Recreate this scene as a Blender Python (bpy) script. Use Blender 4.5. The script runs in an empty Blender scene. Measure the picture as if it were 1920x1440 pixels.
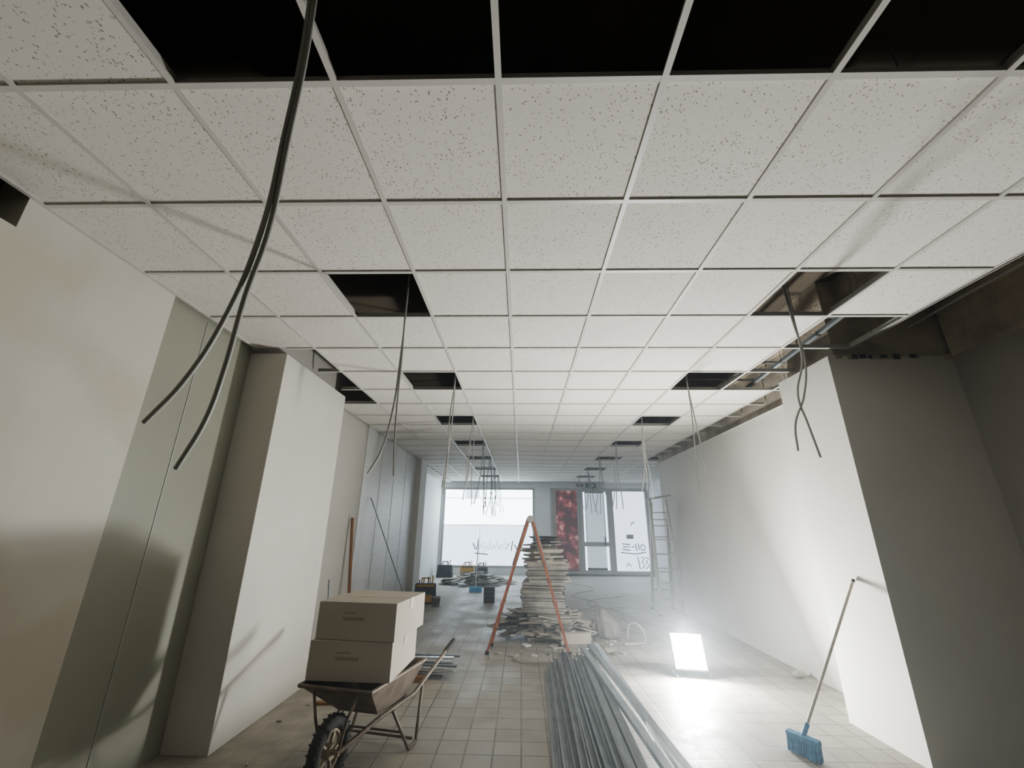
import bpy, bmesh, math, random
from mathutils import Vector, Matrix
random.seed(7)
D=bpy.data; C=bpy.context
sc=C.scene
sc.view_settings.view_transform='AgX'
try: sc.view_settings.look='AgX - Medium High Contrast'
except Exception as ex: print(ex)
sc.view_settings.exposure=-0.15

# ------------------------------------------------------------ materials
def newmat(name):
    m=D.materials.new(name); m.use_nodes=True
    nt=m.node_tree; b=nt.nodes['Principled BSDF']
    return m,nt,b
def mat(name,col,rough=.6,metal=0.,var=.08,scale=3.,bump=0.,bscale=60.,emit=None,estr=0.,spec=.5,stretch=None):
    m,nt,b=newmat(name)
    b.inputs['Roughness'].default_value=rough
    b.inputs['Metallic'].default_value=metal
    b.inputs['Specular IOR Level'].default_value=spec
    tc=nt.nodes.new('ShaderNodeTexCoord')
    mp=nt.nodes.new('ShaderNodeMapping'); nt.links.new(tc.outputs['Object'],mp.inputs[0])
    if stretch: mp.inputs['Scale'].default_value=stretch
    n=nt.nodes.new('ShaderNodeTexNoise'); n.inputs['Scale'].default_value=scale; n.inputs['Detail'].default_value=5
    nt.links.new(mp.outputs[0],n.inputs['Vector'])
    r=nt.nodes.new('ShaderNodeValToRGB'); nt.links.new(n.outputs['Fac'],r.inputs[0])
    r.color_ramp.elements[0].position=.3; r.color_ramp.elements[1].position=.7
    r.color_ramp.elements[0].color=[max(0,c*(1-var)) for c in col]+[1]
    r.color_ramp.elements[1].color=[min(1,c*(1+var)) for c in col]+[1]
    nt.links.new(r.outputs[0],b.inputs['Base Color'])
    if bump>0:
        n2=nt.nodes.new('ShaderNodeTexNoise'); n2.inputs['Scale'].default_value=bscale; n2.inputs['Detail'].default_value=4
        nt.links.new(mp.outputs[0],n2.inputs['Vector'])
        bp=nt.nodes.new('ShaderNodeBump'); bp.inputs['Strength'].default_value=bump; bp.inputs['Distance'].default_value=.01
        nt.links.new(n2.outputs['Fac'],bp.inputs['Height']); nt.links.new(bp.outputs[0],b.inputs['Normal'])
    if emit:
        b.inputs['Emission Color'].default_value=list(emit)+[1]; b.inputs['Emission Strength'].default_value=estr
    return m

def mat_tile():
    m,nt,b=newmat('acoustic_tile'); b.inputs['Roughness'].default_value=.9
    tc=nt.nodes.new('ShaderNodeTexCoord')
    mp=nt.nodes.new('ShaderNodeMapping'); mp.inputs['Scale'].default_value=(1,.75,1)
    nt.links.new(tc.outputs['Object'],mp.inputs[0])
    nz=nt.nodes.new('ShaderNodeTexNoise'); nz.inputs['Scale'].default_value=90
    nt.links.new(mp.outputs[0],nz.inputs['Vector'])
    mx=nt.nodes.new('ShaderNodeMixRGB'); mx.blend_type='ADD'; mx.inputs[0].default_value=.012
    nt.links.new(mp.outputs[0],mx.inputs[1]); nt.links.new(nz.outputs['Color'],mx.inputs[2])
    v=nt.nodes.new('ShaderNodeTexVoronoi'); v.inputs['Scale'].default_value=105
    nt.links.new(mx.outputs[0],v.inputs['Vector'])
    sep=nt.nodes.new('ShaderNodeSeparateColor'); nt.links.new(v.outputs['Color'],sep.inputs[0])
    pn=nt.nodes.new('ShaderNodeTexNoise'); pn.inputs['Scale'].default_value=5; nt.links.new(mp.outputs[0],pn.inputs['Vector'])
    ad=nt.nodes.new('ShaderNodeMath'); ad.operation='MULTIPLY_ADD'; nt.links.new(pn.outputs['Fac'],ad.inputs[0]); ad.inputs[1].default_value=.6; 
    sb=nt.nodes.new('ShaderNodeMath'); sb.operation='SUBTRACT'; nt.links.new(sep.outputs[0],sb.inputs[0]); sb.inputs[1].default_value=.3
    nt.links.new(sb.outputs[0],ad.inputs[2])
    mr=nt.nodes.new('ShaderNodeMapRange'); mr.inputs[1].default_value=.32; mr.inputs[2].default_value=1.; mr.inputs[3].default_value=0.0; mr.inputs[4].default_value=.38
    nt.links.new(ad.outputs[0],mr.inputs[0])
    lt=nt.nodes.new('ShaderNodeMath'); lt.operation='LESS_THAN'
    nt.links.new(v.outputs['Distance'],lt.inputs[0]); nt.links.new(mr.outputs[0],lt.inputs[1])
    n=nt.nodes.new('ShaderNodeTexNoise'); n.inputs['Scale'].default_value=1.3; nt.links.new(tc.outputs['Object'],n.inputs['Vector'])
    r=nt.nodes.new('ShaderNodeValToRGB'); nt.links.new(n.outputs['Fac'],r.inputs[0])
    r.color_ramp.elements[0].color=(.72,.69,.635,1); r.color_ramp.elements[1].color=(.78,.755,.70,1)
    m2=nt.nodes.new('ShaderNodeMixRGB'); nt.links.new(lt.outputs[0],m2.inputs[0]); nt.links.new(r.outputs[0],m2.inputs[1]); m2.inputs[2].default_value=(.35,.31,.27,1)
    nt.links.new(m2.outputs[0],b.inputs['Base Color'])
    return m

def mat_floor():
    m,nt,b=newmat('floor_tile_dusty_daylit')
    tc=nt.nodes.new('ShaderNodeTexCoord')
    br=nt.nodes.new('ShaderNodeTexBrick'); br.offset=0; br.squash=1
    br.inputs['Scale'].default_value=1; br.inputs['Brick Width'].default_value=.2; br.inputs['Row Height'].default_value=.2
    br.inputs['Mortar Size'].default_value=.007; br.inputs['Mortar Smooth'].default_value=.35
    br.inputs['Color1'].default_value=(.30,.28,.235,1); br.inputs['Color2'].default_value=(.40,.37,.31,1); br.inputs['Mortar'].default_value=(.13,.115,.09,1)
    nt.links.new(tc.outputs['Object'],br.inputs['Vector'])
    n=nt.nodes.new('ShaderNodeTexNoise'); n.inputs['Scale'].default_value=1.6; n.inputs['Detail'].default_value=9; n.inputs['Roughness'].default_value=.7
    nt.links.new(tc.outputs['Object'],n.inputs['Vector'])
    r=nt.nodes.new('ShaderNodeValToRGB'); nt.links.new(n.outputs['Fac'],r.inputs[0])
    r.color_ramp.elements[0].position=.40; r.color_ramp.elements[1].position=.66
    r.color_ramp.elements[0].color=(.12,.12,.12,1); r.color_ramp.elements[1].color=(.82,.82,.82,1)
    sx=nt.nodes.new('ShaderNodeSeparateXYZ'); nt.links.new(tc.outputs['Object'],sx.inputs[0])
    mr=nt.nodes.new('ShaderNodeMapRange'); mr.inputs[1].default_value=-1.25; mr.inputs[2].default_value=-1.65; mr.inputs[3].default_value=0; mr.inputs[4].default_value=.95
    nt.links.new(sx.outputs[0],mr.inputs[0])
    mry=nt.nodes.new('ShaderNodeMapRange'); mry.inputs[1].default_value=8.5; mry.inputs[2].default_value=12.; mry.inputs[3].default_value=0; mry.inputs[4].default_value=.9  # far floor: pale dust plus window daylight painted into the colour
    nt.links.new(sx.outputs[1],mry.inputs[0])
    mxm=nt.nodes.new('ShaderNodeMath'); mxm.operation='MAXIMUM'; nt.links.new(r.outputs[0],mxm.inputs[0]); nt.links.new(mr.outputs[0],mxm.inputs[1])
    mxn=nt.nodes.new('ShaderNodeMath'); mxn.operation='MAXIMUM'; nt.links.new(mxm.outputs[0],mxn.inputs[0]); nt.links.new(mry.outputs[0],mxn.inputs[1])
    n3=nt.nodes.new('ShaderNodeTexNoise'); n3.inputs['Scale'].default_value=5; n3.inputs['Detail'].default_value=8; nt.links.new(tc.outputs['Object'],n3.inputs['Vector'])
    r3=nt.nodes.new('ShaderNodeValToRGB'); nt.links.new(n3.outputs['Fac'],r3.inputs[0])
    r3.color_ramp.elements[0].position=.35; r3.color_ramp.elements[1].position=.65
    r3.color_ramp.elements[0].color=(.31,.285,.24,1); r3.color_ramp.elements[1].color=(.43,.40,.335,1)
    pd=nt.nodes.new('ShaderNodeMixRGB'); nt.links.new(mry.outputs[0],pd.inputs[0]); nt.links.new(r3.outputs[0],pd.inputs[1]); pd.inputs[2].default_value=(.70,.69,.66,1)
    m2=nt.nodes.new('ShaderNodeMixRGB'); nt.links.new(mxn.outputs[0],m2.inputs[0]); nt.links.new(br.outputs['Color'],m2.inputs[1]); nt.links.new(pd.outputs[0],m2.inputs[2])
    nt.links.new(m2.outputs[0],b.inputs['Base Color'])
    mr2=nt.nodes.new('ShaderNodeMapRange'); mr2.inputs[3].default_value=.40; mr2.inputs[4].default_value=.78; nt.links.new(mxm.outputs[0],mr2.inputs[0]); nt.links.new(mr2.outputs[0],b.inputs['Roughness'])
    bp=nt.nodes.new('ShaderNodeBump'); bp.inputs['Strength'].default_value=.6; bp.inputs['Distance'].default_value=.004; bp.invert=True
    nt.links.new(br.outputs['Fac'],bp.inputs['Height']); nt.links.new(bp.outputs[0],b.inputs['Normal'])
    return m

def mat_stained():
    m,nt,b=newmat('plaster_stained'); b.inputs['Roughness'].default_value=.85
    tc=nt.nodes.new('ShaderNodeTexCoord')
    n=nt.nodes.new('ShaderNodeTexNoise'); n.inputs['Scale'].default_value=.8; n.inputs['Detail'].default_value=6; n.inputs['Roughness'].default_value=.5
    nt.links.new(tc.outputs['Object'],n.inputs['Vector'])
    r=nt.nodes.new('ShaderNodeValToRGB'); nt.links.new(n.outputs['Fac'],r.inputs[0])
    r.color_ramp.elements[0].position=.40; r.color_ramp.elements[1].position=.50
    r.color_ramp.elements[0].color=(.56,.525,.44,1); r.color_ramp.elements[1].color=(.62,.60,.535,1)
    nt.links.new(r.outputs[0],b.inputs['Base Color'])
    return m

def mat_poster():
    m,nt,b=newmat('poster_red_roses'); b.inputs['Roughness'].default_value=.5
    tc=nt.nodes.new('ShaderNodeTexCoord')
    n=nt.nodes.new('ShaderNodeTexNoise'); n.inputs['Scale'].default_value=6
    nt.links.new(tc.outputs['Object'],n.inputs['Vector'])
    mx=nt.nodes.new('ShaderNodeMixRGB'); mx.blend_type='ADD'; mx.inputs[0].default_value=.3
    nt.links.new(tc.outputs['Object'],mx.inputs[1]); nt.links.new(n.outputs['Color'],mx.inputs[2])
    v=nt.nodes.new('ShaderNodeTexVoronoi'); v.inputs['Scale'].default_value=4
    nt.links.new(mx.outputs[0],v.inputs['Vector'])
    n4=nt.nodes.new('ShaderNodeTexNoise'); n4.inputs['Scale'].default_value=3; n4.inputs['Detail'].default_value=3
    nt.links.new(tc.outputs['Object'],n4.inputs['Vector'])
    md=nt.nodes.new('ShaderNodeMath'); md.operation='MULTIPLY_ADD'; nt.links.new(n4.outputs['Fac'],md.inputs[0]); md.inputs[1].default_value=.6; nt.links.new(v.outputs['Distance'],md.inputs[2])
    r=nt.nodes.new('ShaderNodeValToRGB'); nt.links.new(md.outputs[0],r.inputs[0])
    e=r.color_ramp.elements; e[0].color=(.60,.32,.30,1); e[0].position=.38; e[1].color=(.06,.010,.012,1); e[1].position=.95
    x=e.new(.60); x.color=(.28,.05,.055,1)
    nt.links.new(r.outputs[0],b.inputs['Base Color']); nt.links.new(r.outputs[0],b.inputs['Emission Color']); b.inputs['Emission Strength'].default_value=.5  # weak glow in the poster colours stands in for daylight behind it
    return m

M={}
M['tile']=mat_tile()
M['grid']=mat('grid_white_steel',(.60,.58,.54),.45,0,.03)
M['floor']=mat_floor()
M['stain']=mat_stained()
M['plaster']=mat('plaster_cream',(.67,.65,.595),.85,0,.04,1.5,.15,40)
M['plasterR']=mat('plaster_cream_wall',(.56,.54,.49),.85,0,.05,1.2,.15,30)
M['plasterShade']=mat('plaster_cream_shade_tint',(.34,.315,.28),.9,0,.08,1.2,.15,30)  # cream plaster with the near right wall's shade put into its colour
M['wallstrip']=mat('wall_strip_greygreen',(.34,.34,.28),.4,0,.06,1.5)  # darker grey-green strip of the left wall
M['sheet']=mat('grey_cladding',(.64,.645,.625),.42,.0,.06,4,.25,14,stretch=(1,.25,5))
M['sheetline']=mat('cladding_joint',(.45,.46,.45),.5)
M['raw']=mat('raw_concrete_brown',(.46,.40,.31),.95,0,.4,2.5,.8,25)
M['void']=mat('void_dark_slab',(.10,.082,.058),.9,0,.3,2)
M['cable']=mat('conduit_grey',(.42,.42,.39),.45,0,.08)
M['cablel']=mat('conduit_light',(.36,.38,.42),.5,0,.1)
M['alu']=mat('aluminium',(.58,.58,.56),.45,.6,.06,8)
M['ladderm']=mat('ladder_aluminium_worn',(.36,.35,.32),.5,.4,.1,8)
M['galv']=mat('galvanised_steel',(.36,.39,.40),.38,.65,.25,5,stretch=(6,1,6))
M['galvd']=mat('galvanised_steel_dull',(.22,.24,.245),.5,.5,.25,5,stretch=(6,1,6))
M['galvb']=mat('galvanised_steel_bright',(.66,.68,.68),.30,.7,.15,5,stretch=(6,1,6))
M['frame']=mat('window_frame_metal',(.42,.42,.40),.45,.3,.06)
M['orange']=mat('ladder_orange_paint',(.34,.11,.05),.6,0,.3,12)
M['white']=mat('white_paint',(.84,.86,.86),.6,0,.03)
M['card']=mat('cardboard',(.48,.44,.37),.85,0,.06,3)
M['cardd']=mat('cardboard_print',(.36,.31,.25),.85,0,.06,3)
M['tape']=mat('packing_tape',(.54,.49,.40),.4,0,.05)
M['barrow']=mat('barrow_rusty_steel',(.18,.145,.11),.6,.3,.35,8)
M['rubber']=mat('rubber',(.04,.038,.034),.85,0,.3,20)
M['rim']=mat('wheel_rim',(.34,.28,.20),.6,.2,.2,9)
M['tilegrey']=mat('old_tile_grey',(.36,.34,.30),.9,0,.3,6)
M['tilebeige']=mat('old_tile_beige',(.44,.40,.33),.9,0,.25,6)
M['tiledark']=mat('old_tile_dark',(.14,.13,.11),.9,0,.3,6)
M['wood']=mat('wood_brown',(.24,.12,.05),.6,0,.25,8,stretch=(8,8,1))
M['woodl']=mat('wood_pale',(.50,.44,.36),.6,0,.15,8,stretch=(8,8,1))
M['black']=mat('black_plastic',(.025,.025,.027),.5,0,.2,8)
M['yellow']=mat('yellow_plastic',(.60,.36,.03),.5,0,.1,8)
M['red']=mat('red_plastic',(.45,.03,.02),.5,0,.1,8)
M['blue']=mat('broom_blue',(.06,.26,.48),.7,0,.25,30,.6,90)
M['lblue']=mat('broom_lightblue',(.10,.45,.75),.7,0,.15,30)
M['sack']=mat('sack_cloth',(.22,.205,.185),.9,0,.25,8,.6,18)
M['poster']=mat_poster()
M['ink']=mat('marker_ink',(.06,.05,.09),.7,0,.1)
M['paneU']=mat('window_clear_daylight',(.8,.85,.9),.3,0,.02,1,emit=(.78,.90,1.),estr=6.5)
M['paneL']=mat('window_frosted_daylight',(.7,.75,.8),.6,0,.05,1,emit=(.70,.83,1.),estr=2.6)
M['paneD']=mat('door_pane_daylight',(.4,.45,.5),.4,0,.05,1,emit=(.62,.76,.86),estr=.7)
M['paneR']=mat('papered_pane',(.7,.72,.78),.7,0,.05,1,emit=(.72,.81,1.),estr=1.9)
M['exitg']=mat('exit_green',(.02,.25,.12),.5,0,.02,1)
M['lampglow']=mat('work_light_led',(1,1,1),.5,0,0,1,emit=(.90,.96,1.),estr=260)

# ------------------------------------------------------------ builder
class B:
    def __init__(s,name,T=None):
        s.name=name; s.bm=bmesh.new(); s.mats=[]; s.T=T or Matrix.Identity(4)
    def mi(s,k):
        if k not in s.mats: s.mats.append(k)
        return s.mats.index(k)
    def _fin(s,vs,k):
        i=s.mi(k); fs=set()
        for v in vs:
            for f in v.link_faces: fs.add(f)
        for f in fs: f.material_index=i
    def box(s,lo,hi,k,R=None):
        lo=Vector(lo);hi=Vector(hi); c=(lo+hi)/2; d=hi-lo
        X=Matrix.Translation(c)@(R or Matrix.Identity(4))@Matrix.Diagonal((d.x,d.y,d.z,1))
        r=bmesh.ops.create_cube(s.bm,size=1,matrix=s.T@X); s._fin(r['verts'],k)
    def cbox(s,c,d,k,R=None):
        c=Vector(c);d=Vector(d)/2; s.box(c-d,c+d,k,R)
    def beam(s,p,q,w,h,k,up=(0,0,1)):
        p=Vector(p);q=Vector(q); z=(q-p); L=z.length; z.normalize(); u=Vector(up)
        if abs(z.dot(u))>.98: u=Vector((0,1,0))
        x=u.cross(z).normalized(); y=z.cross(x)
        R=Matrix((x,y,z)).transposed().to_4x4()
        X=Matrix.Translation((p+q)/2)@R@Matrix.Diagonal((w,h,L,1))
        r=bmesh.ops.create_cube(s.bm,size=1,matrix=s.T@X); s._fin(r['verts'],k)
    def cyl(s,p,q,r1,k,r2=None,n=14):
        p=Vector(p);q=Vector(q); z=(q-p); L=z.length
        R=Vector((0,0,1)).rotation_difference(z).to_matrix().to_4x4()
        X=Matrix.Translation((p+q)/2)@R
        r=bmesh.ops.create_cone(s.bm,cap_ends=True,segments=n,radius1=r1,radius2=r1 if r2 is None else r2,depth=L,matrix=s.T@X)
        s._fin(r['verts'],k)
    def tube(s,pts,r,k,n=10):
        for a,b in zip(pts[:-1],pts[1:]): s.cyl(a,b,r,k,n=n)
        for a in pts[1:-1]: s.ball(a,r,k)
    def ball(s,c,r,k,sc=(1,1,1),n=10):
        X=Matrix.Translation(c)@Matrix.Diagonal((sc[0],sc[1],sc[2],1))
        rr=bmesh.ops.create_uvsphere(s.bm,u_segments=n,v_segments=max(6,n*2//3),radius=r,matrix=s.T@X); s._fin(rr['verts'],k)
    def poly(s,pts,faces,k):
        vs=[s.bm.verts.new(s.T@Vector(p)) for p in pts]
        for f in faces: s.bm.faces.new([vs[i] for i in f])
        s._fin(vs,k)
    def torus(s,c,R,r,k,axis='X',n=28,m=10):
        vs=[]
        for i in range(n):
            a=2*math.pi*i/n; row=[]
            for j in range(m):
                b=2*math.pi*j/m; rr=R+r*math.cos(b); h=r*math.sin(b)
                if axis=='X': p=(h,rr*math.cos(a),rr*math.sin(a))
                else: p=(rr*math.cos(a),rr*math.sin(a),h)
                row.append(s.bm.verts.new(s.T@(Vector(p)+Vector(c))))
            vs.append(row)
        for i in range(n):
            for j in range(m):
                s.bm.faces.new((vs[i][j],vs[(i+1)%n][j],vs[(i+1)%n][(j+1)%m],vs[i][(j+1)%m]))
        s._fin([v for r_ in vs for v in r_],k)
    def done(s,bevel=0,smooth=False,parent=None):
        bmesh.ops.recalc_face_normals(s.bm,faces=s.bm.faces)
        me=D.meshes.new(s.name); s.bm.to_mesh(me); s.bm.free()
        for k in s.mats: me.materials.append(M[k])
        o=D.objects.new(s.name,me); sc.collection.objects.link(o)
        if bevel:
            md=o.modifiers.new('bevel','BEVEL'); md.width=bevel; md.segments=2; md.limit_method='ANGLE'
        if smooth:
            for p in me.polygons: p.use_smooth=True
            md=o.modifiers.new('es','EDGE_SPLIT'); md.split_angle=math.radians(40)
        if parent: o.parent=parent
        return o
def curve(name,splines,r,k,parent=None,poly=False):
    cu=D.curves.new(name,'CURVE'); cu.dimensions='3D'; cu.bevel_depth=r; cu.bevel_resolution=3; cu.resolution_u=8; cu.use_fill_caps=True
    for pts in splines:
        if poly:
            sp=cu.splines.new('POLY'); sp.points.add(len(pts)-1)
            for i,p in enumerate(pts): sp.points[i].co=(*p,1)
        else:
            sp=cu.splines.new('BEZIER'); sp.bezier_points.add(len(pts)-1)
            for i,p in enumerate(pts):
                bp=sp.bezier_points[i]; bp.co=p; bp.handle_left_type=bp.handle_right_type='AUTO'
    cu.materials.append(M[k])
    o=D.objects.new(name,cu); sc.collection.objects.link(o)
    if parent: o.parent=parent
    return o

# ------------------------------------------------------------ room shell
H=3.04; SL=3.75
YB=-3.0; YF=15.4
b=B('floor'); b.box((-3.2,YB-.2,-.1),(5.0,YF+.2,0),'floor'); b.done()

b=B('wall_left')
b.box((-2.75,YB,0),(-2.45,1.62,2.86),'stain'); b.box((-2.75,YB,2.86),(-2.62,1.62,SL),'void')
b.box((-2.75,1.62,0),(-2.45,2.55,SL),'stain')
b.box((-2.75,2.55,0),(-2.49,3.5,SL),'wallstrip')
b.box((-2.492,2.93,0),(-2.486,2.937,3.02),'sheetline')
b.box((-2.75,3.5,0),(-2.49,6.6,SL),'plasterR')
b.box((-2.75,6.6,0),(-2.47,9.9,SL),'sheet')
for y in (7.4,8.2,9.0): b.box((-2.475,y,0),(-2.466,y+.006,H),'sheetline')
b.box((-2.95,10.5,0),(-2.85,YF,SL),'white')
b.box((-2.95,9.9,0),(-2.35,10.5,SL),'plaster')
b.done()
b=B('column_left'); b.box((-2.49,3.5,0),(-2.15,4.85,3.0),'plaster'); b.done(.004)

b=B('wall_right')
b.box((3.8,YB,0),(4.0,3.5,2.97),'plasterShade'); b.box((3.8,YB,2.97),(4.0,3.5,SL),'raw')
b.box((3.15,4.25,0),(3.35,9.8,2.93),'plaster'); b.box((3.17,4.25,2.93),(3.35,9.8,SL),'raw')
b.box((3.35,9.7,0),(4.5,9.8,SL),'plaster')
b.box((4.5,9.7,0),(4.6,YF,SL),'white')
b.done()
b=B('column_right'); b.box((2.72,3.5,0),(3.9,4.25,2.97),'plaster')
b.box((2.80,3.53,2.97),(3.9,4.2,SL),'raw')
for i in range(12):
    x=2.75+random.random()*1.0; b.box((x,3.497,2.935+random.random()*.02),(x+.05+random.random()*.12,3.53,2.98+random.random()*.02),'raw')
b.done()
b=B('wall_rear'); b.box((-2.75,YB-.15,0),(4.0,YB,SL),'tiledark'); b.done()

b=B('ceiling_slab')
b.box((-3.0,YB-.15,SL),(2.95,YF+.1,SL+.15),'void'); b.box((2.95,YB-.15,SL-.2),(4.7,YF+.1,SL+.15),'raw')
b.box((2.95,2.3,3.3),(3.8,2.55,SL),'raw')
b.done()

y0,y1=YF,YF+.2
def wf(lo,hi):
    b=B('wall_front'); b.box(lo,hi,'white'); b.done()
wf((-2.95,y0,0),(-2.78,y1,2.86)); wf((-2.95,y0,2.86),(4.6,y1,SL)); wf((-2.78,y0,0),(.465,y1,.22))
wf((.465,y0,0),(1.02,y1,2.86)); wf((4.45,y0,0),(4.6,y1,2.86))
w=B('window_1')
def framerect(w,x0,x1,z0,z1,t,k='frame',ya=YF-.02,yb=YF+.08):
    w.box((x0,ya,z0),(x0+t,yb,z1),k); w.box((x1-t,ya,z0),(x1,yb,z1),k)
    w.box((x0+t,ya,z1-t),(x1-t,yb,z1),k); w.box((x0+t,ya,z0),(x1-t,yb,z0+t),k)
framerect(w,-2.78,.465,.22,2.86,.07)
w.box((-2.71,YF+.03,1.59),(.395,YF+.05,2.79),'paneU'); w.box((-2.71,YF+.03,.29),(.395,YF+.05,1.59),'paneL')
w.box((-2.71,YF+.02,2.48),(.395,YF+.045,2.52),'paneL')
w.box((-2.0,YF+.02,2.52),(-1.5,YF+.04,2.79),'paneL'); w.box((-.9,YF+.02,2.5),(-.86,YF+.04,2.79),'paneL')
w.box((-1.45,YF+.02,.29),(-1.44,YF+.04,1.59),'frame'); w.box((-2.71,YF+.02,1.58),(.395,YF+.045,1.60),'frame')
w.done()
w=B('window_2')
framerect(w,1.02,2.04,.06,2.86,.08)
w.box((1.10,YF+.03,.14),(1.22,YF+.05,2.78),'card'); w.box((1.22,YF+.03,.14),(1.96,YF+.05,2.78),'poster')
w.done()
w=B('door_1')
framerect(w,2.045,3.115,.06,2.855,.12,ya=YF-.06)
w.box((2.16,YF-.05,.93),(3.0,YF+.06,1.07),'frame')
w.box((2.22,YF+.02,.25),(2.94,YF+.04,.93),'paneD'); w.box((2.22,YF+.02,1.07),(2.94,YF+.04,2.70),'paneD')
for a in ((2.165,2.24),(2.92,2.995)): w.box((a[0],YF+.0,.18),(a[1],YF+.05,2.735),'paneL')
w.box((2.24,YF-.01,1.05),(2.26,YF+.045,2.72),'black'); w.box((2.90,YF-.01,1.05),(2.92,YF+.045,2.72),'black')
w.cyl((2.86,YF-.1,.95),(2.86,YF-.1,1.25),.018,'black'); w.box((2.85,YF-.1,.99),(2.87,YF-.04,1.01),'black')
w.done()
w=B('window_3')
framerect(w,3.12,4.45,.06,2.86,.10)
w.box((3.22,YF+.03,.16),(4.35,YF+.05,2.76),'paneR')
w.box((3.62,YF+.02,1.18),(3.86,YF+.03,1.32),'tilegrey')
w.done()
def wr(name,strokes,r=.012):
    curve(name,[[(x,YF+.022,z) for x,z in s] for s in strokes],r,'ink',poly=True)
wr('pane_writing',[
 [(3.45,1.02),(3.72,1.00)],[(3.47,.92),(3.7,.93)],[(3.45,.84),(3.72,.82)],[(3.76,.92),(3.85,.92)],
 [(3.90,1.02),(3.94,.8)],[(4.0,1.04),(4.02,.82)],[(4.12,1.0),(4.22,.97),(4.22,.85),(4.12,.81),(4.06,.9),(4.12,1.0)],
 [(3.4,.74),(3.9,.70),(4.25,.76)],
 [(3.95,.62),(4.0,.22)],[(4.06,.6),(4.16,.56),(4.08,.44),(4.17,.34),(4.06,.24)],[(4.20,.6),(4.31,.56),(4.22,.44),(4.32,.33),(4.2,.24)],
 [(3.55,.3),(3.62,.42),(3.7,.3)],[(3.80,1.62),(3.86,1.72),(3.93,1.70)]],.015)
x=-1.55
pat=[(0,0),(.05,.26),(.1,0),(.16,.18),(.2,0),(.27,.24),(.3,-.08),(.36,.12),(.42,0),(.48,.32),(.5,0),(.6,.14),(.66,0),(.7,.24),(.78,.02),(.86,.16),(.9,0),(.98,.34),(1.02,0),(1.12,.2)]
wr('pane_writing',[[(x+a,.80+c) for a,c in pat],[(x+1.2,.76),(x+1.25,1.08)],[(x+1.3,.97),(x+1.42,.78)],[(x-.05,.68),(x+.4,.64)],[(x-.12,1.0),(x-.02,.78)],[(x+1.48,.78),(x+1.52,1.02),(x+1.6,.8)]],.016)
e=B('exit_sign'); e.box((2.30,YF-.05,2.885),(2.66,YF-.001,3.02),'black'); e.box((2.36,YF-.053,2.90),(2.60,YF-.05,3.005),'exitg')
e.box((2.38,YF-.056,2.94),(2.46,YF-.053,2.96),'white'); e.box((2.50,YF-.056,2.92),(2.53,YF-.053,2.99),'white'); e.box((2.55,YF-.056,2.92),(2.585,YF-.053,2.99),'white'); e.done()
e=B('alarm_box'); e.box((1.98,YF-.05,2.9),(2.20,YF-.001,3.0),'tiledark'); e.box((2.02,YF-.056,2.93),(2.16,YF-.05,2.97),'red'); e.done(.004)

# ------------------------------------------------------------ suspended ceiling
X0=-.085; cols=[X0+.6*i for i in range(-4,6)]
rows=[1.08+.6*i for i in range(-7,25)]
holes=set()
def key(x,y): return (round((x-X0)/.6-.5),round((y-1.08)/.6-.5))
hy=[2.58+1.8*i for i in range(7)]
for y in hy:
    holes.add(key(-.985,y)); holes.add(key(2.015,y))
for i in range(-2,6): 
    for yy in (.78,.18,-.42): holes.add(key(X0+.6*i+.3,yy))
for y in (3.78,4.38,4.98): holes.add(key(-2.185,y))
for y in (3.18,3.78,4.38): holes.add(key(2.615,y))
b=B('ceiling')
def tile(xa,xb,ya,yb):
    b.box((xa,ya,H+.004),(xb,yb,H+.022),'tile')
for x in cols[:-1]:
    for y in rows[:-1]:
        if y+.6>YF+.05: continue
        xx,yy=x+.3,y+.3
        if key(xx,yy) in holes: continue
        xa=-2.45 if x<-2.4 else x
        tile(xa+.003,x+.597,y+.003,min(y+.597,YF-.01))
for y in rows:
    if 9.4<y<YF-.3:
        for x in (2.915,3.515,4.115): 
            if y>9.9: tile(x+.003,min(x+.597,4.49),y+.003,min(y+.597,YF-.01))
    if y>10.4 and y<YF-.3: tile(-2.84,-2.488,y+.003,min(y+.597,YF-.01))
b.done()
g=B('ceiling_grid')
t=.012
ymax=YF-.01
for x in cols:
    if x<-2.47: 
        g.box((-2.449,YB,H-.006),(-2.425,3.49,H+.003),'grid'); continue
    g.box((x-t,YB,H-.006),(x+t,ymax,H+.003),'grid'); g.box((x-.001,YB,H+.003),(x+.001,ymax,H+.04),'grid')
for y in rows:
    if y>YF-.1: continue
    xl=-2.44; xr=2.927
    if 3.45<y<4.9: xl=-2.14
    if y>9.9: xr=4.49
    elif 4.3<y<9.8: xr=3.14
    if y>10.4: xl=-2.84
    g.box((xl,y-t,H-.005),(xr,y+t,H+.0025),'grid'); g.box((xl,y-.001,H+.0025),(xr,y+.001,H+.035),'grid')
g.box((2.915,YB,H-.006),(2.935,3.49,H+.04),'grid')
g.box((3.12,4.26,H-.12),(3.149,9.7,H-.115),'grid')
for x in (1.75,2.3,2.9):
    for y in (1.4,2.6,3.2,4.4,5.6,6.8,8.0):
        g.cyl((x,y,H+.02),(x,y,SL+.01),.003,'galvd',n=6)
g.box((1.4,2.58,3.30),(3.1,2.62,3.33),'galvd')
for y in (4.4,5.0,3.3): g.beam((1.6,y,3.28),(3.1,y+.15,3.33),.03,.02,'galvd')
g.beam((2.6,3.0,3.16),(2.75,5.2,3.12),.04,.03,'galv'); g.beam((2.45,3.3,3.2),(2.5,4.7,3.2),.05,.01,'galv')
g.done()
curve('overhead_conduit',[[(3.3,-1,3.2),(3.25,1.5,3.15),(3.35,2.6,3.2),(3.5,3.48,3.25)],[(3.1,-1,3.35),(3.1,1.8,3.33),(3.0,3.4,3.4)]],.012,'cable')

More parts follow.
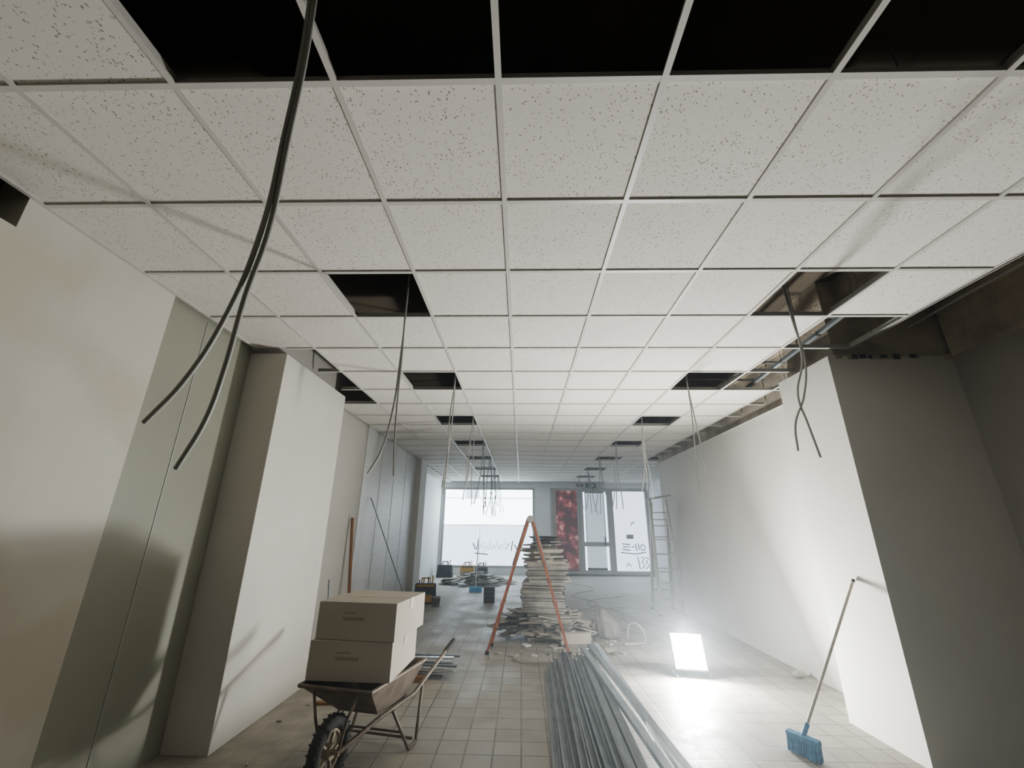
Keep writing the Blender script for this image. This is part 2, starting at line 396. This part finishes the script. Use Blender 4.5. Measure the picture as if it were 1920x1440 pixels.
# ------------------------------------------------------------ hanging conduits
curve('hanging_cable',[
 [(-.66,.80,3.74),(-.655,.82,3.1),(-.68,.88,2.86),(-.72,.94,2.63),(-.78,1.02,2.33),(-.886,1.10,2.087),(-1.01,1.16,1.906),(-1.13,1.2,1.79)],
 [(-.63,.80,3.74),(-.64,.82,3.1),(-.67,.885,2.86),(-.705,.94,2.63),(-.765,1.03,2.33),(-.825,1.08,2.148),(-.888,1.15,1.936),(-.945,1.2,1.80),(-1.033,1.245,1.66)]],.0078,'cable')
curve('hanging_cable',[
 [(-.86,2.7,3.74),(-.85,2.72,3.1),(-.85,2.7,2.6),(-.87,2.7,2.2),(-.92,2.7,1.95),(-.985,2.7,1.82)],
 [(-.83,2.7,3.74),(-.85,2.71,3.05),(-.84,2.7,2.6),(-.84,2.7,2.3),(-.83,2.7,2.0),(-.815,2.7,1.81)]],.0062,'cable')
curve('hanging_cable',[
 [(1.90,2.68,3.74),(1.92,2.7,3.2),(1.93,2.7,2.9),(1.92,2.7,2.6),(1.84,2.7,2.35),(1.85,2.68,2.15),(1.86,2.65,1.93)],
 [(1.93,2.7,3.74),(1.91,2.7,3.2),(1.92,2.7,2.9),(1.94,2.7,2.6),(1.88,2.7,2.35),(1.77,2.68,2.15),(1.73,2.65,1.97)]],.0065,'cable')
for i,y in enumerate(hy[1:]):
    for side in (0,1):
        x=-.73 if side==0 else 1.80
        yy=y-.05
        sp=[]
        for k in range(3 if i!=0 else 2):
            dx=random.uniform(-.05,.05)+(k-1)*.05; ez=random.uniform(1.72,2.05)
            sp.append([(x+random.uniform(-.02,.02),yy,SL-.01),(x+dx*.1,yy+k*.015,3.0),(x+dx*.5+random.uniform(-.03,.03),yy,2.6),(x+dx*1.2,yy+random.uniform(-.05,.05),2.2),(x+dx*2.2,yy+random.uniform(-.05,.05),ez)])
        curve('hanging_cable',sp,.0065 if i<2 else .008,'cable' if i<2 else 'cablel')

# ------------------------------------------------------------ work light
Lc=Vector((1.86,5.42,.21))
aim=Vector((-.14,-.85,.50)).normalized()
xv=aim.cross(Vector((0,0,1))).normalized(); zv=xv.cross(aim)
R=Matrix((xv,-aim,zv)).transposed().to_4x4()
T=Matrix.Translation(Lc)@R
wl=B('work_light',T)
hw,hh=.17,.18
wl.box((-hw,0,-hh),(hw,.07,hh),'black')
for i in range(6): wl.box((-.13+.05*i,.07,-.12),(-.12+.05*i,.10,.12),'black')
wl.box((-hw+.012,-.006,-hh+.012),(hw-.012,0,hh-.012),'lampglow')
wl.box((-hw,-.02,-hh),(hw,0,-hh+.012),'alu'); wl.box((-hw,-.02,hh-.012),(hw,0,hh),'alu')
wl.box((-hw,-.02,-hh+.012),(-hw+.012,0,hh-.012),'alu'); wl.box((hw-.012,-.02,-hh+.012),(hw,0,hh-.012),'alu')
wl.T=Matrix.Identity(4)
for sx in (-.18,.18):
    wl.tube([Lc+xv*sx+Vector((0,.03,0)),Vector((Lc.x+sx,Lc.y+.05,.012)),Vector((Lc.x+sx,Lc.y-.12,.012))],.01,'alu')
    wl.tube([Vector((Lc.x+sx,Lc.y+.05,.012)),Vector((Lc.x+sx,Lc.y+.22,.012))],.01,'alu')
wl.cyl((Lc.x-.18,Lc.y+.22,.012),(Lc.x+.18,Lc.y+.22,.012),.01,'alu')
wlo=wl.done()
la=D.lights.new('work_light_beam','AREA'); la.shape='RECTANGLE'; la.size=.20; la.size_y=.20; la.energy=130; la.color=(1,.98,.94)
lo=D.objects.new('work_light_beam',la); sc.collection.objects.link(lo)
lo.matrix_world=Matrix.Translation(Lc+aim*.03)@aim.to_track_quat('-Z','Y').to_matrix().to_4x4()
lo.parent=wlo
la=D.lights.new('added_fill_light','POINT'); la.shadow_soft_size=.05; la.energy=70; la.color=(.95,.98,1)  # added omni fill above the lamp head to lift the far end
lo=D.objects.new('added_fill_light',la); sc.collection.objects.link(lo); lo.location=Lc+Vector((0,.05,.23)); lo.parent=wlo

# ------------------------------------------------------------ wheelbarrow + boxes
BX,BY=-1.11,3.50
T=Matrix.Translation((BX,BY,-.0))@Matrix.Rotation(math.radians(-12),4,'Z')
w=B('wheelbarrow',T)
rz=.52
rim=[(-.26,-.38,rz),(.26,-.38,rz),(.29,.36,rz),(-.29,.36,rz)]
bot=[(-.15,-.06,.29),(.15,-.06,.29),(.19,.24,.29),(-.19,.24,.29)]
pts=rim+bot+[(x*.96,y*.96,z) for x,y,z in rim]+[(x*.95,y*.95,z+.012) for x,y,z in bot]
f=[(4,5,6,7),(0,1,5,4),(1,2,6,5),(2,3,7,6),(3,0,4,7),(15,14,13,12),(8,12,13,9),(9,13,14,10),(10,14,15,11),(11,15,12,8),(0,8,9,1),(1,9,10,2),(2,10,11,3),(3,11,8,0)]
w.poly(pts,f,'barrow')
w.tube([rim[0],rim[1],rim[2],rim[3],rim[0]],.012,'barrow')
WY=-.36
for s in (-1,1):
    w.tube([(s*.065,WY,.19),(s*.16,-.05,.27),(s*.24,.3,.31),(s*.28,.95,.50)],.015,'barrow')
    w.cyl((s*.27,.83,.462),(s*.285,1.0,.515),.02,'rubber')
    w.tube([(s*.2,.06,.275),(s*.27,.20,.012),(s*.27,.32,.012),(s*.24,.45,.34)],.011,'barrow')
    w.tube([(s*.065,WY,.19),(s*.11,WY-.02,.36),(s*.16,-.36,.50)],.009,'barrow')
w.cyl((-.27,.26,.05),(.27,.26,.05),.009,'barrow'); w.cyl((-.23,.13,.13),(.23,.13,.13),.008,'barrow')
w.torus((0,WY,.19),.15,.04,'rubber'); w.cyl((-.075,WY,.19),(.075,WY,.19),.015,'rim')
w.torus((0,WY,.19),.108,.014,'rim')
w.cyl((-.028,WY,.19),(.028,WY,.19),.04,'rim')
for i in range(5):
    q=2*math.pi*i/5; w.beam((0,WY,.19),(0,WY+.11*math.cos(q),.19+.11*math.sin(q)),.02,.012,'rim')
for i in range(24):
    q=2*math.pi*i/24; w.beam((-.032,WY+.184*math.cos(q),.19+.184*math.sin(q)),(.032,WY+.184*math.cos(q+.06),.19+.184*math.sin(q+.06)),.01,.008,'rubber')
w.done(smooth=True)
def cardbox(T,hh):
    b=B('cardboard_box',T); s=.285
    b.box((-s,-s,0),(s,s,hh),'card')
    b.box((-s-.003,-.035,hh-.07),(s+.003,.035,hh+.002),'tape')
    b.box((-s,-.002,hh+.0005),(s,.002,hh+.0025),'cardd')
    b.box((-.1,-s-.0012,.12),(.06,-s,.14),'cardd'); b.box((-.1,-s-.0012,.16),(.0,-s,.17),'cardd')
    b.done(.004)
cardbox(Matrix.Translation((BX-.02,BY,rz+.014))@Matrix.Rotation(math.radians(-3),4,'Z'),.232)
cardbox(Matrix.Translation((BX+.01,BY+.01,rz+.249))@Matrix.Rotation(math.radians(-7),4,'Z'),.232)

# ------------------------------------------------------------ profiles
def stud(b,p,q,wd,hg,k,flip=False):
    p=Vector(p);q=Vector(q); z=(q-p).normalized(); x=z.cross(Vector((0,0,1))).normalized(); u=x.cross(z)
    tt=.0022
    b.beam(p,q,wd,tt,k)
    s=-1 if flip else 1
    for e in (-1,1):
        o=x*e*wd/2+u*s*hg/2
        b.beam(p+o,q+o,tt,hg,k)
        o=x*e*(wd/2-.005)+u*s*hg
        b.beam(p+o,q+o,.01,tt,k)
b=B('metal_stud_pile')
for lay in range(4):
    n=9-lay*1
    for i in range(n):
        xf=.30+lay*.05+i*(.58/9); xn=.24+lay*.04+i*(.64/9)
        yo=random.uniform(-.14,.14)+lay*.02
        z=.004+lay*.042
        if random.random()<.15 and lay==3: continue
        fl=random.random()<.5 and lay>0
        stud(b,(xf+random.uniform(-.015,.015),5.45+yo,z+(.038 if fl else 0)),(xn+random.uniform(-.03,.03),2.45+yo,z+(.038 if fl else 0)),.055,.036,random.choice(['galv','galv','galvd','galvd','galvb']),fl)
for (x1,x2,yy,k) in ((.70,.86,0,'galv'),(.80,.97,.1,'galvd'),(.88,.93,.15,'galvb')):
    stud(b,(x1,5.55+yy,.225),(x2,2.6,.215),.055,.03,k,True)
b.done()
b=B('metal_offcut_pile')
for i in range(9):
    z=.02+i*.019; yy=5.2+random.uniform(-.12,.15)
    b.beam((-1.35+random.uniform(-.08,.05),yy+.1,z),(-.72+random.uniform(-.12,.06),yy+random.uniform(-.06,.1),z+.004),.05,.017,random.choice(['galv','galvd','tiledark','galvb']))
b.box((-1.2,5.0,.0),(-.98,5.08,.05),'wood'); 
b.done()
b=B('metal_profile_bundle')
for i in range(8):
    b.beam((-2.35+i*.045,7.3+random.random()*.3,.025+.012*(i%3)),(-2.3+i*.05,8.9+random.random()*.3,.025+.012*(i%3)),.04,.03,random.choice(['galv','galvb']))
b.done()

# ------------------------------------------------------------ tile stack
b=B('stacked_panels')
z=.0; cx,cy=.36,7.05
while z<1.26:
    th=random.uniform(.016,.028)
    wgt=z/1.28
    wx=.62-.02*random.random() if wgt<.8 else random.uniform(.3,.5)
    a=random.uniform(-.10,.10) if wgt<.8 else random.uniform(-.5,.5)
    k=random.choice(['tilegrey','tilebeige','tilebeige','tilegrey','tilegrey','tiledark'])
    b.cbox((cx+random.uniform(-.03,.03)+.04*math.sin(z*9),cy+random.uniform(-.04,.04),z+th/2),(wx,.6,th),k,Matrix.Rotation(a,4,'Z')@Matrix.Rotation(random.uniform(-.015,.015),4,'Y'))
    z+=th+random.uniform(.0,.004)
for i in range(80):
    ang=random.uniform(0,2*math.pi); rr=random.uniform(.28,.64); th=random.uniform(.012,.02)
    s=random.uniform(.18,.42); zz=max(.03,.6-.95*rr+random.uniform(0,.12))
    b.cbox((cx-.04+rr*math.cos(ang)*1.1,cy-.0+rr*math.sin(ang)*.6,zz*.75+.04),(s,s*random.uniform(.5,1),th),random.choice(['tilegrey','tilebeige','tiledark','tilebeige','card']),
        Matrix.Rotation(random.uniform(0,3),4,'Z')@Matrix.Rotation(random.uniform(-.4,.4),4,'X'))
for i in range(10):
    b.cbox((cx+random.uniform(-.1,.1),cy+random.uniform(-.1,.1),1.27+.012*i),(random.uniform(.25,.5),random.uniform(.1,.4),.01),random.choice(['tiledark','black','tilegrey']),Matrix.Rotation(random.uniform(0,3),4,'Z')@Matrix.Rotation(random.uniform(-.1,.1),4,'X'))
b.cbox((.74,6.68,.07),(.42,.2,.13),'card',Matrix.Rotation(.12,4,'Z')); b.cbox((.74,6.68,.137),(.44,.06,.006),'cardd',Matrix.Rotation(.14,4,'Z'))
b.done()
b=B('floor_debris')
for i in range(90):
    x=random.uniform(-.35,1.45); y=random.uniform(6.0,8.8)
    if abs(x-.36)<.5 and abs(y-7)<.5: continue
    s=random.uniform(.03,.16)
    b.cbox((x,y,.008),(s,s*random.uniform(.2,1),.014),random.choice(['tilegrey','tilebeige','tiledark','card','white']),Matrix.Rotation(random.uniform(0,3),4,'Z'))
for i in range(5):
    x=random.uniform(-2.05,-1.6); y=random.uniform(3.2,5.2); s=random.uniform(.02,.04)
    b.cbox((x,y,.007),(s,s*.5,.012),random.choice(['tilegrey','card']),Matrix.Rotation(random.uniform(0,3),4,'Z'))
b.cbox((-1.75,4.42,.012),(.16,.05,.022),'wood',Matrix.Rotation(.1,4,'Z'))
b.done()
b=B('rubble_heap')
for i in range(90):
    r=random.random()**.6; an=random.uniform(0,2*math.pi)
    x=-1.25+r*.95*math.cos(an); y=13.1+r*.75*math.sin(an); hgt=.30*(1-r)
    s=random.uniform(.12,.45)
    b.cbox((x,y,.05+hgt*random.random()),(s,s*random.uniform(.15,.9),.018),random.choice(['tilegrey','tilebeige','tiledark','galvd','card','tiledark']),Matrix.Rotation(random.uniform(0,3),4,'Z')@Matrix.Rotation(random.uniform(-.25,.25),4,'X'))
b.done()

# ------------------------------------------------------------ A-frame ladder
b=B('step_ladder')
def lad(b,topL,botL,topR,botR,n,k,kr,w=.055,h=.022,axis=(0,1,0)):
    b.beam(topL,botL,h,w,k,up=axis); b.beam(topR,botR,h,w,k,up=axis)
    tL,bL,tR,bR=map(Vector,(topL,botL,topR,botR))
    for i in range(1,n+1):
        f=i/(n+1); b.beam(tL.lerp(bL,f),tR.lerp(bR,f),.045,.02,kr)
ap=1.62
lad(b,(.10,6.12,ap),(-.43,6.06,.02),(.10,6.38,ap),(-.40,6.45,.02),5,'orange','orange',w=.05,h=.028)
lad(b,(.15,6.12,ap),(.60,6.06,.02),(.15,6.38,ap),(.60,6.45,.02),5,'orange','orange',w=.05,h=.028)
for y in (6.12,6.38):
    b.beam((.10,y-.004,ap),(-.10,y-.01,1.02),.056,.034,'ladderm',up=(0,1,0)); b.beam((.15,y-.004,ap),(.32,y-.01,1.02),.056,.034,'ladderm',up=(0,1,0))
    b.cyl((.125,y-.03,ap),(.125,y+.03,ap),.05,'alu')
b.cyl((.125,6.1,ap),(.125,6.4,ap),.014,'alu')
for x,y in ((-.43,6.06),(-.40,6.45),(.60,6.06),(.60,6.45)): b.cbox((x,y,.02),(.05,.06,.04),'black')
b.done()
b=B('step_ladder')
def fr(xc,yt,yb,wt,wb,zt,n,k='ladderm'):
    lad(b,(xc-wt/2,yt,zt),(xc-wb/2,yb,.02),(xc+wt/2,yt,zt),(xc+wb/2,yb,.02),n,k,k,w=.07,h=.045)
fr(2.80,9.0,8.7,.32,.46,2.08,7); fr(2.83,9.05,9.45,.30,.40,2.02,5)
b.beam((2.60,8.95,2.08),(3.06,9.1,2.17),.2,.03,'ladderm')
for x,y in ((2.57,8.7),(3.03,8.7),(2.63,9.45),(3.03,9.45)): b.cbox((x,y,.02),(.05,.06,.04),'black')
b.done()

# ------------------------------------------------------------ brooms & poles
b=B('broom')
top=Vector((2.695,3.80,1.11)); bs=Vector((2.03,3.68,.15))
b.cyl(bs,top,.010,'woodl'); b.cyl(top,top+(top-bs).normalized()*.02,.012,'rubber')
Rb=Matrix.Rotation(math.radians(-62),4,'Z')@Matrix.Rotation(math.radians(8),4,'X')
b.cbox((2.0,3.67,.11),(.22,.045,.03),'blue',Rb)
for i in range(11):
    for j in (-1,0,1):
        d=Rb@Vector((-.10+.02*i,.014*j,0)); p=Vector((2.0,3.67,.10))+d
        b.cyl(p,p+Vector((random.uniform(-.010,.010)+(-.01),random.uniform(-.010,.010),-(p.z-.004))),.010,'blue',r2=.011,n=6)
b.cyl((1.99,3.668,.10),bs+(top-bs)*.04,.016,'blue')
b.done()
b=B('broom')
b.cyl((-1.13,11.4,.12),(-1.10,11.45,1.25),.012,'white'); b.cbox((-1.13,11.4,.10),(.32,.05,.04),'lblue')
for i in range(14): b.cyl((-1.27+.0215*i,11.4,.09),(-1.28+.023*i,11.38,.003),.014,'lblue',n=6)
b.done()
b=B('wooden_pole'); b.cyl((-2.28,6.25,.0),(-2.44,6.3,1.62),.022,'wood'); b.done()
b=B('metal_rod'); b.cyl((-1.85,8.0,.0),(-2.45,7.0,1.95),.008,'galvd'); b.done()
b=B('metal_rod'); b.cyl((-2.05,5.1,.0),(-2.10,4.98,.95),.009,'galvd'); b.done()

# ------------------------------------------------------------ tool boxes etc
def toolbag(loc,rz,w_,d_,h_,ka='black',kb='yellow'):
    b=B('tool_bag',Matrix.Translation(loc)@Matrix.Rotation(rz,4,'Z'))
    b.poly([(-w_/2,-d_/2,0),(w_/2,-d_/2,0),(w_/2,d_/2,0),(-w_/2,d_/2,0),(-w_/2*.92,-d_/4,h_),(w_/2*.92,-d_/4,h_),(w_/2*.92,d_/4,h_),(-w_/2*.92,d_/4,h_)],
      [(3,2,1,0),(4,5,6,7),(0,1,5,4),(1,2,6,5),(2,3,7,6),(3,0,4,7)],ka)
    b.box((-w_*.3,-d_/2-.02,.04),(w_*.3,-d_/2+.03,h_*.45),kb)
    b.box((-w_*.4,-d_/4-.03,h_*.85),(w_*.4,-d_/4+.0,h_*.95),kb)
    b.tube([(-w_*.2,0,h_),(-w_*.18,0,h_+.1),(w_*.18,0,h_+.1),(w_*.2,0,h_)],.014,kb)
    for i in range(4): b.cyl((-w_*.3+i*w_*.2,.03,h_),(-w_*.3+i*w_*.2,.05,h_+.06+.03*i),.014,'yellow' if i%2 else 'red')
    return b.done(.006)
toolbag((-2.02,9.72,0),.15,.46,.3,.38)
toolbag((-2.45,14.6,0),0,.5,.3,.36,'black','black')
toolbag((-1.75,14.7,0),.1,.46,.3,.34,'yellow','black')
toolbag((-1.28,14.65,0),-.1,.42,.3,.32,'black','tiledark')
b=B('plastic_crate')
b.box((-.80,9.85,0),(-.57,9.88,.31),'black'); b.box((-.80,9.88,0),(-.78,10.0,.3),'black'); b.box((-.59,9.88,0),(-.57,10.0,.3),'black'); b.box((-.80,9.98,0),(-.57,10.0,.3),'black')
for i in range(4):
    for j in range(3): b.box((-.77+.05*i,9.845,.05+.08*j),(-.76+.05*i,9.852,.06+.08*j),'tilegrey')
b.done()
b=B('paint_bucket')
b.cyl((-1.72,9.35,0),(-1.72,9.35,.17),.075,'tiledark',r2=.09); b.torus((-1.72,9.35,.17),.09,.008,'tilegrey','Z')
b.done()
b=B('rubble_sack')
rr=bmesh.ops.create_uvsphere(b.bm,u_segments=28,v_segments=18,radius=1)
for v in rr['verts']:
    c=v.co.copy(); zt=(c.z+1)/2
    ang=math.atan2(c.y,c.x)
    wv=1+.10*math.sin(ang*5+zt*4)*zt+.06*math.sin(ang*9+1)
    prof=(.22-.10*zt)*(1-.15*zt)
    hor=math.hypot(c.x,c.y)**.55
    v.co=Vector((1.28-.12*zt*zt+prof*wv*hor*math.cos(ang),6.95+prof*.85*wv*hor*math.sin(ang),.36*zt+(.03*math.sin(ang*3) if zt>.8 else 0)+.002))
b._fin(rr['verts'],'sack')
b.done(smooth=True)
curve('vacuum_hose',[[(1.52,6.9,.02),(1.58,6.85,.22),(1.70,6.8,.18),(1.74,6.75,.03),(1.6,6.6,.02),(1.4,6.55,.02)]],.014,'tilegrey')
b=B('plaster_lump'); b.ball((2.98,5.35,.035),.05,'tilegrey',(1.1,.9,.7)); b.ball((3.05,5.4,.03),.035,'tilebeige'); b.done()
curve('extension_cord',[[(1.80,5.7,.012),(1.5,5.75,.008),(1.1,5.72,.008),(.7,5.75,.008),(.3,5.72,.008),(-.05,5.75,.008),(-.1,5.85,.008),(.0,5.7,.008),(.5,5.68,.008),(1.0,5.85,.008),(1.1,6.3,.008),(1.06,6.9,.008),(1.25,7.7,.008),(1.0,8.4,.008),(1.5,9.2,.008),(2.2,9.4,.008),(2.4,8.3,.008),(2.1,7.6,.008)]],.005,'cardd')
curve('extension_cord',[[(.9,8.8,.008),(1.6,9.9,.008),(1.2,11.0,.008),(1.9,12.2,.008),(1.3,13.5,.008)],[(1.0,7.7,.008),(1.5,8.0,.008),(1.9,8.9,.008),(1.4,10,.008),(2.4,11,.008)],[(1.5,7.3,.008),(2.0,7.5,.008),(2.2,8.0,.008),(1.7,8.3,.008),(1.4,7.9,.008),(1.8,7.4,.008),(2.3,7.3,.008)]],.006,'tilegrey')

# ------------------------------------------------------------ world (dusty air)
wd=D.worlds.new('World'); sc.world=wd; wd.use_nodes=True
nt=wd.node_tree
bg=nt.nodes['Background']; bg.inputs[0].default_value=(.6,.75,1,1); bg.inputs[1].default_value=.4
vs=nt.nodes.new('ShaderNodeVolumeScatter'); vs.inputs['Density'].default_value=.013; vs.inputs['Anisotropy'].default_value=.6; vs.inputs['Color'].default_value=(.86,.94,1,1)
nt.links.new(vs.outputs[0],nt.nodes['World Output'].inputs['Volume'])

# ------------------------------------------------------------ camera
th=math.atan(.344); ps=.024; ro=math.radians(.5)
fw=Vector((-math.sin(ps)*math.cos(th),math.cos(ps)*math.cos(th),math.sin(th)))
rt=Vector((math.cos(ps),math.sin(ps),0)); up=rt.cross(fw)
r2=rt*math.cos(ro)+up*math.sin(ro); u2=up*math.cos(ro)-rt*math.sin(ro)
cam=D.cameras.new('camera'); cam.sensor_width=36; cam.lens=36*785/1920; cam.clip_start=.05
co=D.objects.new('camera',cam); sc.collection.objects.link(co)
mw=Matrix((r2,u2,-fw)).transposed().to_4x4(); mw.translation=(0,0,1.5)
co.matrix_world=mw
sc.camera=co
